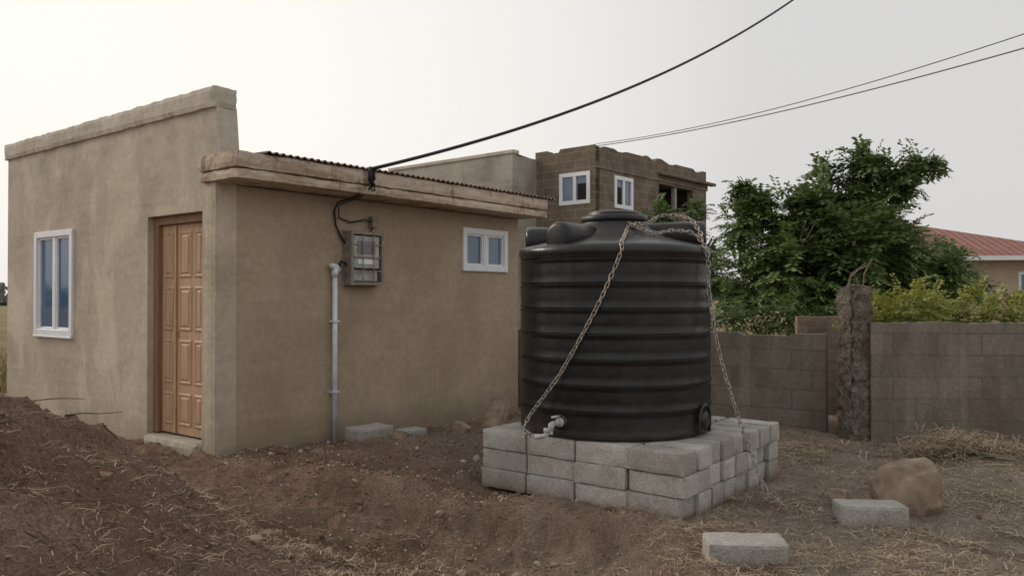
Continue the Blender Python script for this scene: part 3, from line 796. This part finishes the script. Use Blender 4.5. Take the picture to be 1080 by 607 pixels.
for k in range(150):
    a=math.radians(-75+150*k/150+U(-.4,.4)); dd=U(120,160); h=U(2.0,4.6)
    c=Vector((math.sin(a)*dd,math.cos(a)*dd,h*.5))
    for _ in range(75):
        v=Vector((random.gauss(0,1),random.gauss(0,1),random.gauss(0,1))).normalized()*R()**.4
        p=c+Vector((v.x*3.6,v.y*3,v.z*h*.6)); s=U(.3,.8)
        n=len(V); a1=Vector((U(-1,1),U(-1,1),U(-1,1))).normalized()*s; a2=Vector((U(-1,1),U(-1,1),U(-1,1))).normalized()*s
        V+=[p-a1,p-a2,p+a1,p+a2]; F.append((n,n+1,n+2,n+3))
mesh_obj('distant_trees',V,F,m_far)
V=[];F=[]
for k in range(6000):
    x=U(-13,-6.6); y=U(9.5,17)
    if Vector((x-A0.x,y-A0.y)).dot(AV)<4.75: continue
    if noise.noise(Vector((x*.9,y*.9,0)))<-.1: continue
    h=U(.15,.6); p=Vector((x,y,height(x,y,False)-.02)); l=Vector((U(-.2,.2),U(-.2,.2),1))*h; w=Vector((U(-1,1),U(-1,1),0)).normalized()*.008
    n=len(V); V+=[p-w,p+w,p+l*.6+w*.7,p+l*.6-w*.7,p+l+Vector((U(-.1,.1),U(-.1,.1),-.02))]; F+=[(n,n+1,n+2,n+3),(n+3,n+2,n+4)]
mesh_obj('tall_grass',V,F,leafmat('grass_blades',(.16,.15,.05),(.30,.26,.11),(.46,.38,.20),tr_=0))

# ---------------------------------------------------------------- overhead cables
def cable(name,p,q,sag,rad,u1=1.0,mat=m_cable):
    p=Vector(p);q=Vector(q);pts=[]
    for i in range(61):
        u=u1*i/60; c=p.lerp(q,u); c.z-=sag*4*u*(1-u); pts.append(c)
    return mesh_obj(name,*tube(pts,rad,8),mat,None,True)
cable('power_cable',(-1.38,7.87,2.75),(4.875,14,6.65),.30,.018,1.35)
m_wire=simple('wire_grey',(.13,.13,.135),.6,.1,5,0)
cable('power_cable.001',(2.30,21.95,5.66),(7.62,12,5.41),.22,.009,1.7,m_wire)
cable('power_cable.002',(2.30,21.95,5.60),(7.62,12,5.20),.16,.011,1.7,m_wire)
mesh_obj('cable_hook',*tube([(-1.36,7.93,2.60),(-1.39,7.86,2.64),(-1.38,7.85,2.77)],.018,8),m_cable,None,True)

# ---------------------------------------------------------------- light
sdir=Vector((-.92,.39,0)).normalized(); el=math.radians(26)
sv=Vector((sdir.x*math.cos(el),sdir.y*math.cos(el),math.sin(el)))
sun=bpy.data.lights.new('sun','SUN'); sun.energy=1.5; sun.angle=math.radians(16); sun.color=(1,.89,.76)
so=link(bpy.data.objects.new('sun',sun)); so.rotation_euler=(-sv).to_track_quat('-Z','Y').to_euler()
w=bpy.data.worlds.new('World'); scene.world=w; w.use_nodes=True
nt=w.node_tree; N=nt.nodes; Lk=nt.links
bg=N['Background']
sky=N.new('ShaderNodeTexSky'); sky.sky_type='NISHITA'; sky.sun_disc=False; sky.sun_elevation=el; sky.sun_rotation=math.atan2(sdir.x,sdir.y)
sky.dust_density=8; sky.air_density=1.2
tc=N.new('ShaderNodeTexCoord'); dot=N.new('ShaderNodeVectorMath'); dot.operation='DOT_PRODUCT'
glow=Vector((-.34,.88,.24)).normalized()
dot.inputs[1].default_value=glow; nrm=N.new('ShaderNodeVectorMath'); nrm.operation='NORMALIZE'
Lk.new(tc.outputs['Generated'],nrm.inputs[0]); Lk.new(nrm.outputs[0],dot.inputs[0])
mp=N.new('ShaderNodeMapRange'); mp.inputs[1].default_value=-1; mp.inputs[2].default_value=1; Lk.new(dot.outputs['Value'],mp.inputs[0])
rp=N.new('ShaderNodeValToRGB'); e=rp.color_ramp.elements
st=[(0,(7.3,7.1,6.9)),(.70,(6.35,6.25,6.2)),(.90,(6.5,6.4,6.35)),(1.0,(9.2,8.85,8.4))]
while len(e)<4: e.new(.5)
for i,(p,c) in enumerate(st): e[i].position=p; e[i].color=(c[0]/10,c[1]/10,c[2]/10,1)
Lk.new(mp.outputs[0],rp.inputs[0])
sc=N.new('ShaderNodeVectorMath'); sc.operation='SCALE'; sc.inputs['Scale'].default_value=10; Lk.new(rp.outputs[0],sc.inputs[0])
mx=N.new('ShaderNodeMix'); mx.data_type='RGBA'; mx.inputs[0].default_value=.92
Lk.new(sky.outputs[0],mx.inputs[6]); Lk.new(sc.outputs[0],mx.inputs[7]); Lk.new(mx.outputs[2],bg.inputs[0]); bg.inputs[1].default_value=.114

# ---------------------------------------------------------------- camera
cam=bpy.data.cameras.new('camera'); co=link(bpy.data.objects.new('camera',cam)); scene.camera=co
cam.sensor_width=36; cam.lens=28.33; cam.clip_end=3000; cam.clip_start=.05
co.location=(0,0,1.51); co.rotation_euler=(math.radians(90.573),0,0)
